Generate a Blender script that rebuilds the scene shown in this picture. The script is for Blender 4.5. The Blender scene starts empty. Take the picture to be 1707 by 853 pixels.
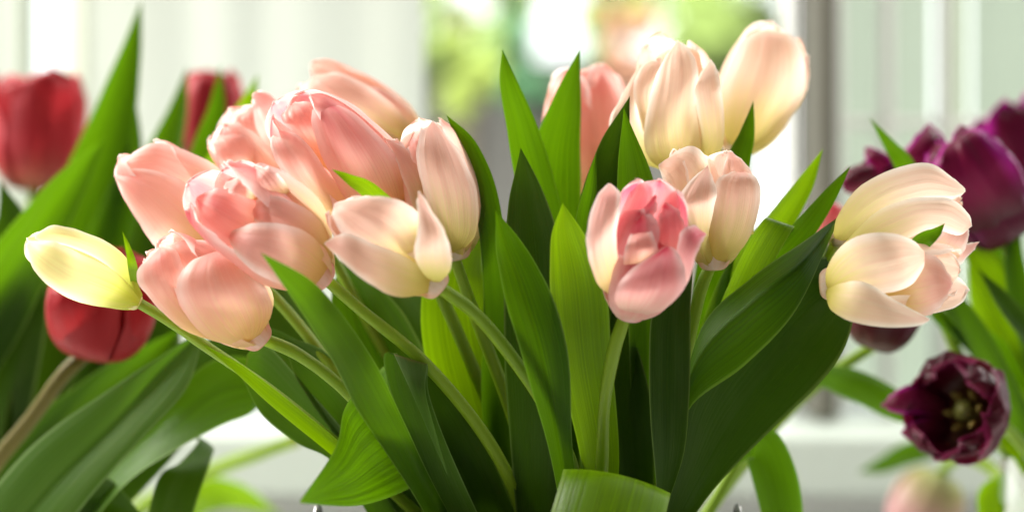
import bpy, math, random
from mathutils import Vector, noise, Matrix

# ------------------------------------------------------------------ camera, world, light, exposure
S = bpy.context.scene
COL = S.collection
LENS, SENSOR, PW, PH = 85.0, 36.0, 1707.0, 853.0
K = SENSOR / LENS / PW                     # metres per photo pixel at one metre
cam = bpy.data.cameras.new('camera')
cam.lens = LENS; cam.sensor_width = SENSOR; cam.sensor_fit = 'HORIZONTAL'
cam.clip_start = 0.05; cam.clip_end = 200
cam.dof.use_dof = True; cam.dof.focus_distance = 0.965; cam.dof.aperture_fstop = 4.6
co = bpy.data.objects.new('camera', cam); COL.objects.link(co)
co.rotation_euler = (math.radians(90), 0, 0)
S.camera = co

W = bpy.data.worlds.new('World'); S.world = W; W.use_nodes = True
W.node_tree.nodes['Background'].inputs[0].default_value = (1.0, 0.98, 0.95, 1)
W.node_tree.nodes['Background'].inputs[1].default_value = 0.23

def lamp(name, loc, target, power, sx, sy, color=(1, 1, 1)):
    l = bpy.data.lights.new(name, 'AREA'); l.shape = 'RECTANGLE'; l.size = sx; l.size_y = sy
    l.energy = power; l.color = color
    o = bpy.data.objects.new(name, l); COL.objects.link(o); o.location = loc
    o.rotation_euler = (Vector(target) - Vector(loc)).to_track_quat('-Z', 'Y').to_euler()
    return o
lamp('window_light', (-1.15, 1.45, 0.75), (-0.02, 1.0, -0.02), 46, 0.5, 0.5, (1.0, 0.96, 0.89))
lamp('side_window_light', (0.75, 1.68, 0.75), (0.05, 1.0, 0.0), 10, 0.6, 0.6, (1.0, 0.96, 0.90))
lamp('room_light', (0.0, 1.25, 1.05), (0.0, 1.95, 0.0), 1.3, 1.8, 0.3, (1.0, 0.98, 0.94))
lamp('garden_light', (-0.6, 3.6, 3.4), (0.6, 6.4, 0.5), 380, 1.6, 1.6, (1.0, 0.96, 0.86)).data.spread = math.radians(70)

vs = S.view_settings
vs.view_transform = 'Standard'; vs.look = 'None'; vs.exposure = 0.2; vs.gamma = 1.0; vs.use_curve_mapping = False
S.cycles.use_denoising = True
S.cycles.max_bounces = 10; S.cycles.diffuse_bounces = 5; S.cycles.transmission_bounces = 8
S.cycles.transparent_max_bounces = 8; S.cycles.glossy_bounces = 3
S.cycles.sample_clamp_indirect = 4.0

# ------------------------------------------------------------------ helpers
rnd = random.Random(7)
def at(px, py, d):
    return Vector(((px - PW / 2) * K * d, d, (PH / 2 - py) * K * d))

def nz(a, b=0.0, c=0.0):
    return noise.noise(Vector((a, b, c)))

def catmull(pts, t):
    n = len(pts) - 1
    x = min(max(t, 0.0), 1.0) * n
    i = min(int(x), n - 1); f = x - i
    p1, p2 = pts[i], pts[i + 1]
    p0 = pts[i - 1] if i > 0 else tuple(2 * a - b for a, b in zip(p1, p2))
    p3 = pts[i + 2] if i + 2 <= n else tuple(2 * b - a for a, b in zip(p1, p2))
    out = []
    for a, b, c, e in zip(p0, p1, p2, p3):
        out.append(0.5 * (2 * b + (c - a) * f + (2 * a - 5 * b + 4 * c - e) * f * f + (3 * b - a - 3 * c + e) * f ** 3))
    return out

def link(name, me, mat, parent=None):
    o = bpy.data.objects.new(name, me); COL.objects.link(o)
    if mat is not None: me.materials.append(mat)
    if parent is not None: o.parent = parent
    return o

def origin(parent):
    v = Vector((0, 0, 0))
    while parent is not None:
        v += parent.location; parent = parent.parent
    return v

def grid(name, P, mat, parent=None, closed=False, loc=None):
    """P[j][i]: rows along the length, columns across."""
    org = origin(parent) if parent is not None else (loc or Vector((0, 0, 0)))
    nj, ni = len(P), len(P[0])
    vv = [tuple(p - org) for row in P for p in row]
    ff, uv = [], []
    ci = ni if closed else ni - 1
    for j in range(nj - 1):
        for i in range(ci):
            k = (i + 1) % ni
            ff.append((j * ni + i, j * ni + k, (j + 1) * ni + k, (j + 1) * ni + i))
            u0, u1 = i / ci, (i + 1) / ci; v0, v1 = j / (nj - 1), (j + 1) / (nj - 1)
            uv += [(u0, v0), (u1, v0), (u1, v1), (u0, v1)]
    me = bpy.data.meshes.new(name); me.from_pydata(vv, [], ff)
    l = me.uv_layers.new(name='UVMap')
    flat = [c for p in uv for c in p]; l.data.foreach_set('uv', flat)
    me.polygons.foreach_set('use_smooth', [True] * len(me.polygons))
    o = link(name, me, mat, parent)
    if parent is None and loc is not None: o.location = loc
    return o

def tag(o, label=None, cat=None, group=None, kind=None):
    if label: o['label'] = label
    if cat: o['category'] = cat
    if group: o['group'] = group
    if kind: o['kind'] = kind
    return o

def empty(name, loc, label, cat, group=None):
    o = bpy.data.objects.new(name, None); COL.objects.link(o); o.location = loc
    o.empty_display_size = 0.02
    return tag(o, label, cat, group)

# ------------------------------------------------------------------ materials
def mat_new(name):
    m = bpy.data.materials.new(name); m.use_nodes = True
    nt = m.node_tree; nt.nodes.clear()
    return m, nt
def N(nt, typ, **kw):
    n = nt.nodes.new(typ)
    for k, v in kw.items(): setattr(n, k, v)
    return n
def M(nt, op, a, b=None, c=None):
    n = nt.nodes.new('ShaderNodeMath'); n.operation = op
    for i, x in enumerate((a, b, c)):
        if x is None: continue
        if isinstance(x, (int, float)): n.inputs[i].default_value = x
        else: nt.links.new(x, n.inputs[i])
    return n.outputs[0]
def smooth(nt, x, a, b, lo=0.0, hi=1.0):
    n = nt.nodes.new('ShaderNodeMapRange'); n.interpolation_type = 'SMOOTHSTEP'
    nt.links.new(x, n.inputs[0])
    for i, q in enumerate((a, b, lo, hi)): n.inputs[i + 1].default_value = q
    return n.outputs[0]
def mixc(nt, f, a, b, blend='MIX'):
    n = nt.nodes.new('ShaderNodeMix'); n.data_type = 'RGBA'; n.blend_type = blend
    if isinstance(f, (int, float)): n.inputs[0].default_value = f
    else: nt.links.new(f, n.inputs[0])
    for i, x in ((6, a), (7, b)):
        if isinstance(x, tuple): n.inputs[i].default_value = (*x[:3], 1)
        else: nt.links.new(x, n.inputs[i])
    return n.outputs[2]

def uv_nodes(nt, su, sv):
    tc = N(nt, 'ShaderNodeUVMap'); sep = N(nt, 'ShaderNodeSeparateXYZ'); nt.links.new(tc.outputs[0], sep.inputs[0])
    oi = N(nt, 'ShaderNodeObjectInfo')
    comb = N(nt, 'ShaderNodeCombineXYZ')
    nt.links.new(M(nt, 'MULTIPLY', sep.outputs[0], su), comb.inputs[0])
    nt.links.new(M(nt, 'MULTIPLY', sep.outputs[1], sv), comb.inputs[1])
    nt.links.new(M(nt, 'MULTIPLY', oi.outputs['Random'], 37.0), comb.inputs[2])
    return sep.outputs[0], sep.outputs[1], comb.outputs[0], oi.outputs['Random']

def petal_mat(name, base, body, flush, pale, flush_amt=0.7, trans=0.5, rough=0.45, streak=0.34, spec=0.3, base_end=0.5):
    m, nt = mat_new(name)
    u, v, vec, r = uv_nodes(nt, 38, 1.3)
    ns = N(nt, 'ShaderNodeTexNoise'); ns.inputs['Scale'].default_value = 1.0; ns.inputs['Detail'].default_value = 4
    nt.links.new(vec, ns.inputs['Vector'])
    u2, v2, vec2, _ = uv_nodes(nt, 2.6, 2.4)
    nb = N(nt, 'ShaderNodeTexNoise'); nb.inputs['Scale'].default_value = 1.0; nb.inputs['Detail'].default_value = 2
    nt.links.new(vec2, nb.inputs['Vector'])
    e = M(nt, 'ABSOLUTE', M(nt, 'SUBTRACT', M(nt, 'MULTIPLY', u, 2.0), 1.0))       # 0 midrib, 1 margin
    vj = M(nt, 'ADD', v, M(nt, 'MULTIPLY', M(nt, 'SUBTRACT', ns.outputs[0], 0.5), 0.16))
    c = mixc(nt, smooth(nt, vj, 0.02, base_end), base, body)
    fl = M(nt, 'MULTIPLY', smooth(nt, vj, 0.22, 0.75), smooth(nt, e, 1.0, 0.25))
    fl = M(nt, 'MULTIPLY', fl, smooth(nt, nb.outputs[0], 0.3, 0.62, 0.25, 1.0))
    c = mixc(nt, M(nt, 'MULTIPLY', fl, flush_amt), c, flush)
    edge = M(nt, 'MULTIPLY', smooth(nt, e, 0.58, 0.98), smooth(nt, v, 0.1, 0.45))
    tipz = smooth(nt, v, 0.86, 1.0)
    c = mixc(nt, M(nt, 'MULTIPLY', M(nt, 'MAXIMUM', edge, tipz), 0.85), c, pale)  # pale rims: own margin colour plus painted-in glow of light through thin edges
    st = smooth(nt, ns.outputs[0], 0.35, 0.7)
    dark = mixc(nt, 1.0, c, (0.93, 0.76, 0.70), 'MULTIPLY')
    c = mixc(nt, M(nt, 'MULTIPLY', st, streak), c, dark)
    bp = N(nt, 'ShaderNodeBump'); bp.inputs['Strength'].default_value = 0.25; bp.inputs['Distance'].default_value = 0.0012
    nt.links.new(ns.outputs[0], bp.inputs['Height'])
    p = N(nt, 'ShaderNodeBsdfPrincipled')
    nt.links.new(c, p.inputs['Base Color']); p.inputs['Roughness'].default_value = rough
    p.inputs['Specular IOR Level'].default_value = spec
    p.inputs['Sheen Weight'].default_value = 0.0
    nt.links.new(bp.outputs[0], p.inputs['Normal'])
    t = N(nt, 'ShaderNodeBsdfTranslucent'); nt.links.new(c, t.inputs[0]); nt.links.new(bp.outputs[0], t.inputs['Normal'])
    mx = N(nt, 'ShaderNodeMixShader'); mx.inputs[0].default_value = trans
    nt.links.new(p.outputs[0], mx.inputs[1]); nt.links.new(t.outputs[0], mx.inputs[2])
    out = N(nt, 'ShaderNodeOutputMaterial'); nt.links.new(mx.outputs[0], out.inputs[0])
    return m

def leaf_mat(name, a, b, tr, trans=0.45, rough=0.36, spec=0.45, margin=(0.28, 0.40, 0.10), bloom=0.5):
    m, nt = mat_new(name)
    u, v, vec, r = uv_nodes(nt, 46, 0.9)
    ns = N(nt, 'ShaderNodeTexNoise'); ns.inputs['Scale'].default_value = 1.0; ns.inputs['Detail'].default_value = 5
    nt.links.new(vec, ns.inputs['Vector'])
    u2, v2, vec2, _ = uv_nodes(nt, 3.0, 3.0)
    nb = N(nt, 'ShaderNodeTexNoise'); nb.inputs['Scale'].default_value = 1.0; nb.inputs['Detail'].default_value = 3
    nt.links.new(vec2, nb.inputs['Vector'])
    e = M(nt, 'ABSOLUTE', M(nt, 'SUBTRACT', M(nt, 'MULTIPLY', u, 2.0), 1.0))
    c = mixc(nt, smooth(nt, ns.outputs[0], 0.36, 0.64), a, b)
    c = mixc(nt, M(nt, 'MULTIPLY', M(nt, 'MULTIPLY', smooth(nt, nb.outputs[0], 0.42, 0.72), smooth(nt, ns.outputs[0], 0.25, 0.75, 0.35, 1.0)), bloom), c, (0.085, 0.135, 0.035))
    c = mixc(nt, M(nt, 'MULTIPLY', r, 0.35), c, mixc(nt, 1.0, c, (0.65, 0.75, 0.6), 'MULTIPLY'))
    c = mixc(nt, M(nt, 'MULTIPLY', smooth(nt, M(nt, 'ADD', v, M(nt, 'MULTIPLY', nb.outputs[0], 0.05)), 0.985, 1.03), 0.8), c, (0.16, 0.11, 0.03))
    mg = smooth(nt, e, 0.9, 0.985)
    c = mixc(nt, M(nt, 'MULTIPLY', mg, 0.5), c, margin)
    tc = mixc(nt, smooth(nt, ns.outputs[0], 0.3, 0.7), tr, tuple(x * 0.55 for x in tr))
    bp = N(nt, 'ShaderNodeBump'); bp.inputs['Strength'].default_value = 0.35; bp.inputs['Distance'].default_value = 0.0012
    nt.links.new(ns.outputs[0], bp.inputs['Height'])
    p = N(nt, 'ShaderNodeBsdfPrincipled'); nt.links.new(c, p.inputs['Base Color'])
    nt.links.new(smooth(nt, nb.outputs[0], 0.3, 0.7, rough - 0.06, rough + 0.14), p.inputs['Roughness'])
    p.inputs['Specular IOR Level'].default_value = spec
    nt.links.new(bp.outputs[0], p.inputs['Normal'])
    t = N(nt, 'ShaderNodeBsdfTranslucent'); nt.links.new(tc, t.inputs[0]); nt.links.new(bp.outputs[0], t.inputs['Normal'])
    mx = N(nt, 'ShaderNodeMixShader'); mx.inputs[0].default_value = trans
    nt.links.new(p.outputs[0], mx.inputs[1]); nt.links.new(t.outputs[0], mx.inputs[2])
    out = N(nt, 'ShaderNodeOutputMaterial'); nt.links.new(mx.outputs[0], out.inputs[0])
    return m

def plain(name, c, rough=0.6, spec=0.3, metal=0.0, trans=0.0, vary=0.12, scale=8.0, emit=None, es=0.0):
    m, nt = mat_new(name)
    tc = N(nt, 'ShaderNodeTexCoord')
    ns = N(nt, 'ShaderNodeTexNoise'); ns.inputs['Scale'].default_value = scale; ns.inputs['Detail'].default_value = 4
    nt.links.new(tc.outputs['Object'], ns.inputs['Vector'])
    col = mixc(nt, ns.outputs[0], tuple(x * (1 - vary) for x in c), tuple(min(1, x * (1 + vary)) for x in c))
    p = N(nt, 'ShaderNodeBsdfPrincipled'); nt.links.new(col, p.inputs['Base Color'])
    p.inputs['Roughness'].default_value = rough; p.inputs['Specular IOR Level'].default_value = spec
    p.inputs['Metallic'].default_value = metal
    sh = p.outputs[0]
    if trans:
        t = N(nt, 'ShaderNodeBsdfTranslucent'); nt.links.new(col, t.inputs[0])
        mx = N(nt, 'ShaderNodeMixShader'); mx.inputs[0].default_value = trans
        nt.links.new(sh, mx.inputs[1]); nt.links.new(t.outputs[0], mx.inputs[2]); sh = mx.outputs[0]
    out = N(nt, 'ShaderNodeOutputMaterial'); nt.links.new(sh, out.inputs[0])
    return m

def emitter(name, c, s):
    m, nt = mat_new(name)
    e = N(nt, 'ShaderNodeEmission'); e.inputs[0].default_value = (*c, 1); e.inputs[1].default_value = s
    out = N(nt, 'ShaderNodeOutputMaterial'); nt.links.new(e.outputs[0], out.inputs[0])
    return m

def glass_mat(name, tint=(0.98, 1, 0.99), refl=0.07):
    m, nt = mat_new(name)
    t = N(nt, 'ShaderNodeBsdfTransparent'); t.inputs[0].default_value = (*tint, 1)
    g = N(nt, 'ShaderNodeBsdfGlossy'); g.inputs['Roughness'].default_value = 0.03
    lw = N(nt, 'ShaderNodeLayerWeight'); lw.inputs[0].default_value = 0.35
    f = M(nt, 'ADD', M(nt, 'MULTIPLY', lw.outputs['Facing'], refl * 6), refl * 0.4)
    mx = N(nt, 'ShaderNodeMixShader'); nt.links.new(f, mx.inputs[0])
    nt.links.new(t.outputs[0], mx.inputs[1]); nt.links.new(g.outputs[0], mx.inputs[2])
    out = N(nt, 'ShaderNodeOutputMaterial'); nt.links.new(mx.outputs[0], out.inputs[0])
    return m

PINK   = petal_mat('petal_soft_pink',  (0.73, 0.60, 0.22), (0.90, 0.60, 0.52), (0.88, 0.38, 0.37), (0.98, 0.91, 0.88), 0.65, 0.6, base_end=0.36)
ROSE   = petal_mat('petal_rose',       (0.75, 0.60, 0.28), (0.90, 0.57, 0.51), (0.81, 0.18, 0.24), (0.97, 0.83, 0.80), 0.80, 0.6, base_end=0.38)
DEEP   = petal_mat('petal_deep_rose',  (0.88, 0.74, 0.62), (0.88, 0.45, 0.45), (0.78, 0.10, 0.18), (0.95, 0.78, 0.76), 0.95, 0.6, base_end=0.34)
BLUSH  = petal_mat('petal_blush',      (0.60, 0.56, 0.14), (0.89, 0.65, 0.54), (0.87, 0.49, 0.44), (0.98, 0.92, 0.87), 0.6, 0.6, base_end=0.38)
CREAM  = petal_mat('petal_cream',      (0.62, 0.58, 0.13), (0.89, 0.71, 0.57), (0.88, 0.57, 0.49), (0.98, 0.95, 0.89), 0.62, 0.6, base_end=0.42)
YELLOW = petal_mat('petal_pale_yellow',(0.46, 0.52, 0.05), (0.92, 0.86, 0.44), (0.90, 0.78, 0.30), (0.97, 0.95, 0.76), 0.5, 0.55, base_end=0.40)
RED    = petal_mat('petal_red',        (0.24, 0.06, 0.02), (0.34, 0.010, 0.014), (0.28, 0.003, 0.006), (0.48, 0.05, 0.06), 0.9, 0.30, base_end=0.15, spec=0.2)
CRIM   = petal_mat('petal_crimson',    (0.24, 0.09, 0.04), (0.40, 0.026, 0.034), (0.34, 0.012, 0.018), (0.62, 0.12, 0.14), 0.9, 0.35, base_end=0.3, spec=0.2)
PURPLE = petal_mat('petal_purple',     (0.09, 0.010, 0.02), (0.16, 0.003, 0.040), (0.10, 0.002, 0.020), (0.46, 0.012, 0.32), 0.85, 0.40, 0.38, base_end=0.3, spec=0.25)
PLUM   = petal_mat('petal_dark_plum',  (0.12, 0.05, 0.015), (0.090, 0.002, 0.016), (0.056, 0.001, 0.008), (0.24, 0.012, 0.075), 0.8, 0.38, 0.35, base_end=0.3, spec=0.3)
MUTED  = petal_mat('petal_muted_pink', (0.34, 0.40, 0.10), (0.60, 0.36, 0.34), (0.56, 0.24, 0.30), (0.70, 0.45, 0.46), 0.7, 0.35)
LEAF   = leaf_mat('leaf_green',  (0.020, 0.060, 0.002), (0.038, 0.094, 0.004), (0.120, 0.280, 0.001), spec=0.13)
BRIGHT = leaf_mat('leaf_backlit', (0.048, 0.120, 0.003), (0.078, 0.168, 0.005), (0.26, 0.47, 0.001), 0.5, spec=0.22)  # lighter leaf copy; backlit glow of these blades is set in the colour
DARK   = leaf_mat('leaf_shaded',   (0.020, 0.052, 0.002), (0.036, 0.082, 0.004), (0.048, 0.115, 0.001), 0.3, spec=0.16)  # darker leaf copy; shade among the leaves is put into the colour
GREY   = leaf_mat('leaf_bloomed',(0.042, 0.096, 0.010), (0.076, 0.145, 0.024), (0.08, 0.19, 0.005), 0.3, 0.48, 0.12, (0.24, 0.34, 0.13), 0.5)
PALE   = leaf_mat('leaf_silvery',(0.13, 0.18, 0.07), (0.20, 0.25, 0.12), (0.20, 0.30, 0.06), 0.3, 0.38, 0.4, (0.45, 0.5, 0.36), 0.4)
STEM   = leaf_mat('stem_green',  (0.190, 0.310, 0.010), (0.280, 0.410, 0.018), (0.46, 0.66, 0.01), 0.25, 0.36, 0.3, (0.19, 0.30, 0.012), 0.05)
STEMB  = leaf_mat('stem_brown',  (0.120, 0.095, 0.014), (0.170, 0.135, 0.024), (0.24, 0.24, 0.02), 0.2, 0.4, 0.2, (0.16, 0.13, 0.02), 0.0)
ANTHER = plain('anther_olive', (0.17, 0.12, 0.02), 0.7, scale=300)
PISTIL = plain('pistil_green', (0.13, 0.13, 0.025), 0.5, scale=300)

# ------------------------------------------------------------------ plant builders
def tube(name, pts, r, mat, parent, n=40, m=10, taper=None):
    """pts: (px, py, d); r: radius in photo pixels."""
    C = [at(*catmull(pts, j / n)) for j in range(n + 1)]
    rows = []
    for j, c in enumerate(C):
        t = (C[min(j + 1, n)] - C[max(j - 1, 0)]).normalized()
        a = t.cross(Vector((0, 1, 0)))
        a = a.normalized() if a.length > 1e-4 else Vector((1, 0, 0))
        b = t.cross(a).normalized()
        f = j / n
        rr = r * K * c.y * (1 + 0.16 * nz(f * 4, r, pts[0][0]) + 0.05 * nz(f * 17, r, pts[0][1])) * (1.0 if taper is None else taper(f))
        rows.append([c + (a * math.cos(q) + b * math.sin(q)) * rr for q in (2 * math.pi * i / m for i in range(m))])
    return grid(name, rows, mat, parent, closed=True)

def blade(name, pts, mat, parent, fold=0.25, wave=0.02, n=36, m=12, crease=0.0, round_tip=False, seed=None):
    """A leaf or petal along a midrib. pts: (px, py, d, width px, roll deg), base first."""
    seed = seed if seed is not None else pts[0][0] * 0.013 + pts[-1][1] * 0.017
    pts = [p if len(p) == 5 else (*p, 0) for p in pts]
    rows = []
    for j in range(n + 1):
        t = 1 - (1 - j / n) ** (1.9 if round_tip else 1.35)
        px, py, d, w, roll = catmull(pts, t)
        q0 = catmull(pts, max(0, t - 0.012)); q1 = catmull(pts, min(1, t + 0.012))
        tx, ty = q1[0] - q0[0], q1[1] - q0[1]
        ln = math.hypot(tx, ty) or 1
        nx, ny = -ty / ln, tx / ln
        w = max(w, 0.0)
        if j == n: w = 0.0
        row = []
        for i in range(m + 1):
            u = -1 + 2 * i / m
            wv = wave * w * abs(u) * (nz(t * 7, seed, 3 * (u > 0)) * 1.2)
            off = u * w / 2 + (wv if u > 0 else -wv)
            wm = max(w, 6) * K * d
            dd = d + off * K * d * math.tan(math.radians(roll)) + fold * wm * (0.45 - u * u * 0.9) + crease * wm * (0.5 - abs(u))
            dd += wave * wm * abs(u) * nz(t * 6, seed + 9, 5 * (u > 0))
            row.append(at(px + nx * off, py + ny * off, dd))
        rows.append(row)
    return grid(name, rows, mat, parent)

def loft(name, EA, EB, mat, parent, bulge=0.12, n=30, m=12, mid=None, arch=False):
    """A leaf between two edges, each a list of (px, py, d), base first; mid: an optional fold line between them."""
    rows = []
    edges = [EA, EB] if mid is None else [EA, mid, EB]
    for j in range(n + 1):
        t = j / n
        q = [at(*catmull(e, t)) for e in edges]
        row = []
        for i in range(m + 1):
            u = i / m * (len(q) - 1)
            k = min(int(u), len(q) - 2); f = u - k
            w = (q[k + 1] - q[k]).length
            if arch:
                x = i / m; b0 = q[0] * ((1 - x) * (1 - 2 * x)) + q[1] * (4 * x * (1 - x)) + q[2] * (x * (2 * x - 1))
            else: b0 = q[k].lerp(q[k + 1], f)
            p = b0 + Vector((0, 1, 0)) * w * ((0.0 if arch else bulge * 4 * f * (1 - f)) + 0.02 * nz(t * 5, u * 3, EA[0][0]))
            row.append(p)
        rows.append(row)
    return grid(name, rows, mat, parent)

def petal(parent, mat, d, layer, EA, EB, bulge=0.24, ruf=1.0, n=34, m=26):
    """One petal of a flower between two edge curves, base first, ending at a shared tip; it bellies out from the flower's axis."""
    push = (0.012, 0.019, 0.026, 0.032)[layer]
    sd = EA[1][0] * 0.37 + EB[1][1] * 0.11
    rows = []
    for j in range(n + 1):
        v = 1 - (1 - j / n) ** 1.6
        a = catmull(EA, v); b = catmull(EB, v)
        w = math.hypot(b[0] - a[0], b[1] - a[1]) * K * d
        f = math.sin(math.pi * (0.04 + 0.78 * v)) * push
        row = []
        for i in range(m + 1):
            u = i / m; e = abs(2 * u - 1)
            px = a[0] + (b[0] - a[0]) * u; py = a[1] + (b[1] - a[1]) * u
            fr = ruf * (e ** 3 * (0.3 + v)) * (2.6 + 2.0 * nz(v * 30, sd + 51, u * 3))
            px += fr * nz(v * 9, sd, 4 * u) ; py += fr * nz(v * 9, sd + 7, 4 * u)
            dd = d - f - bulge * w * (1 - e * e) * (1 - 0.35 * v)
            dd += ruf * w * (0.04 * nz(v * 2.6, sd + 3, u * 2.2) * v + 0.03 * e * nz(v * 8, sd + 9, u * 3))
            dd -= 0.022 * w * math.exp(-((u - 0.5) / 0.13) ** 2) * v
            dd += ruf * w * (0.022 * nz(u * 8, sd + 31, v * 1.3) * (0.5 + v) + 0.012 * nz(u * 19, sd + 41, v * 2.5) * (0.3 + v))
            row.append(at(px, py, dd))
        rows.append(row)
    return grid('petal', rows, mat, parent)

PROFILE = [(0.10, 0.0), (0.50, 0.035), (0.82, 0.16), (0.98, 0.36), (1.0, 0.56), (0.90, 0.76), (0.70, 0.91), (0.42, 1.0)]
def flower(parent, base, tip, R, d, mat, lean=0, phi0=0, opening=0.5, seed=1, over=None, inner_mat=None, count=6, ruffle=1.0, wide=1.0,
           pist=False, stam=False, body=1.0):
    """base, tip: photo pixels of the two ends of the flower's axis; lean: degrees the mouth tips towards the viewer."""
    over = over or {}
    rr = random.Random(seed)
    B = at(base[0], base[1], d); T0 = at(tip[0], tip[1], d)
    A0 = T0 - B; L = A0.length / max(math.cos(math.radians(lean)), 0.25)
    A0.normalize()
    view = -B.normalized()
    F0 = (view - A0 * view.dot(A0)).normalized()
    ln = math.radians(lean)
    A = (A0 * math.cos(ln) + F0 * math.sin(ln)).normalized()
    F = (F0 * math.cos(ln) - A0 * math.sin(ln)).normalized()
    Sd = A.cross(F)
    RM = R * K * d * body
    per = 360.0 / count
    for k in range(count):
        inner = k % 2 == 1
        o = dict(phi=phi0 + k * per + rr.uniform(-6, 6), open=opening + rr.uniform(-0.12, 0.12), len=1 + rr.uniform(-0.08, 0.04),
                 w=1.0 * wide, r=0.90 if inner else 1.0, curl=rr.uniform(-0.02, 0.07), point=rr.uniform(1.75, 2.5), bend=0.0,
                 mat=(inner_mat or mat) if inner else mat)
        o.update(over.get(k, {}))
        if o.get('skip') or (body < 0.9 and abs((o['phi'] + 180) % 360 - 180) < 50 and k not in over): continue
        ph = math.radians(o['phi'])
        er = F * math.cos(ph) + Sd * math.sin(ph); et = -F * math.sin(ph) + Sd * math.cos(ph)
        nj, ni = 30, 22
        rows = []
        sd = seed * 3.7 + k * 11.3
        prof = [p for p in PROFILE[:-3]] + [(0.90 + 0.55 * (o['open'] - 0.5), 0.76), (0.72 + 0.9 * (o['open'] - 0.5), 0.91), (0.42 + 1.1 * (o['open'] - 0.5), 1.0)]
        for j in range(nj + 1):
            v = 1 - (1 - j / nj) ** 1.7
            r_, h_ = catmull(prof, v)
            r_ = (r_ * o['r'] + o['bend'] * v * v) * RM
            foot = 1.0 if body >= 0.9 else 0.45 + 0.55 * min(1.0, v / 0.4)
            r_ *= foot
            h_ = h_ * L * o['len']
            vm = 0.52
            if v < vm: sh = 0.30 + 0.70 * math.sin(math.pi / 2 * v / vm) ** 1.1
            else: sh = max(0.0, 1 - ((v - vm) / (1 - vm)) ** o['point']) ** 0.62
            b = 1.02 * o['w'] * RM * sh * foot
            rc = RM * (0.62 + 0.45 * math.sin(math.pi * min(v, 0.8))) * (1.0 if not inner else 0.92)
            row = []
            for i in range(ni + 1):
                u = -1 + 2 * i / ni
                edge = abs(u) ** 2.2
                bb = b * (1 + 0.06 * nz(v * 9, sd, u * 1.3) * edge)
                th = u * bb / rc
                lat = rc * math.sin(th); inw = rc * (1 - math.cos(th))
                out = r_ - inw
                out += o['curl'] * RM * edge * max(0, v - 0.35) * 2.2                       # margins roll outward
                out += ruffle * RM * (0.085 * nz(v * 5.5, sd + 5, 2.0 * u) + 0.03 * nz(v * 15, sd + 15, 2.0 * u)) * edge * (0.2 + v)
                out += ruffle * RM * 0.11 * nz(v * 2.5 + 3, sd + 8, u * 1.6) * v * v
                out += RM * 0.025 * math.exp(-(u / 0.22) ** 2) * v + RM * ruffle * (0.035 * nz(u * 3.6, sd + 31, v * 1.4) + 0.018 * nz(u * 9, sd + 41, v * 2.5)) * (0.3 + v)                           # ridge down the middle
                hh = h_ + RM * ruffle * (0.09 * nz(u * 2.6, sd + 2, 0) + 0.035 * nz(u * 8, sd + 22, 0)) * v ** 3
                row.append(B + er * out + et * lat + A * hh)
            rows.append(row)
        p = grid('petal', rows, o['mat'], parent)
    if body < 0.9:
        rows = []
        for j in range(9):
            v = j / 8
            q = R * K * d * (0.11 + 0.24 * math.sin(math.pi * 0.5 * v) ** 0.8)
            rows.append([B + A * L * (-0.01 + 0.13 * v * v) + (F * math.cos(a) + Sd * math.sin(a)) * q for a in (2 * math.pi * i / 16 for i in range(16))])
        grid('receptacle', rows, mat, parent, closed=True)
    if pist:
        rows = []
        for j in range(11):
            v = j / 10
            q = RM * (0.16 + 0.02 * math.sin(v * 6)) * (1.0 if v < 0.78 else 1.45 if v < 0.97 else 0.01)
            rows.append([B + A * L * (0.05 + 0.5 * v) + (F * math.cos(a) + Sd * math.sin(a)) * q for a in (2 * math.pi * i / 10 for i in range(10))])
        grid('pistil', rows, PISTIL, parent, closed=True)
    if stam:
        for k in range(6):
            a = math.radians(60 * k + 20); dr = F * math.cos(a) + Sd * math.sin(a)
            rows = []
            for j in range(9):
                v = j / 8
                q = RM * (0.03 if v < 0.4 else 0.085 * math.sin(math.pi * min(1, (v - 0.3) / 0.72)) + 0.004)
                c = B + A * L * (0.05 + 0.5 * v) + dr * RM * (0.12 + 0.30 * v)
                rows.append([c + (dr * math.cos(b) + A.cross(dr) * math.sin(b)) * q for b in (2 * math.pi * i / 8 for i in range(8))])
            grid('stamen', rows, ANTHER, parent, closed=True)
    return B, A, L

def tulip(label, stem_pts, stem_r=11, stem_mat=None, group=None, name='tulip', cat='tulip'):
    """stem_pts: flower end first, (px, py, d)."""
    root = empty(name, at(*stem_pts[-1]), label, cat, group)
    tube('stem', list(reversed(stem_pts)), stem_r, stem_mat or STEM, root, taper=lambda f: 1.05 - 0.15 * f)
    return root
GP = 'pale pink tulips in the front bouquet'
GR = 'red tulips of the bouquet at the left'
GV = 'purple tulips of the bouquet at the right'
#STRUCTURE
# ------------------------------------------------------------------ the window wall and what lies beyond
WD = 1.95
def box(name, x0, x1, z0, z1, y0, y1, mat, parent=None, bev=0.0):
    c = Vector(((x0 + x1) / 2, (y0 + y1) / 2, z0))
    org = origin(parent) if parent is not None else c
    vv = [Vector((x, y, z)) - org for x in (x0, x1) for y in (y0, y1) for z in (z0, z1)]
    ff = [(0, 1, 3, 2), (4, 6, 7, 5), (0, 4, 5, 1), (2, 3, 7, 6), (0, 2, 6, 4), (1, 5, 7, 3)]
    me = bpy.data.meshes.new(name); me.from_pydata([tuple(v) for v in vv], [], ff)
    if bev:
        import bmesh
        bm = bmesh.new(); bm.from_mesh(me)
        bmesh.ops.recalc_face_normals(bm, faces=bm.faces)
        bmesh.ops.bevel(bm, geom=list(bm.edges), offset=bev, segments=2, affect='EDGES', profile=0.5)
        bm.to_mesh(me); bm.free()
    o = link(name, me, mat, parent)
    if parent is None: o.location = c
    return o
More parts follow.
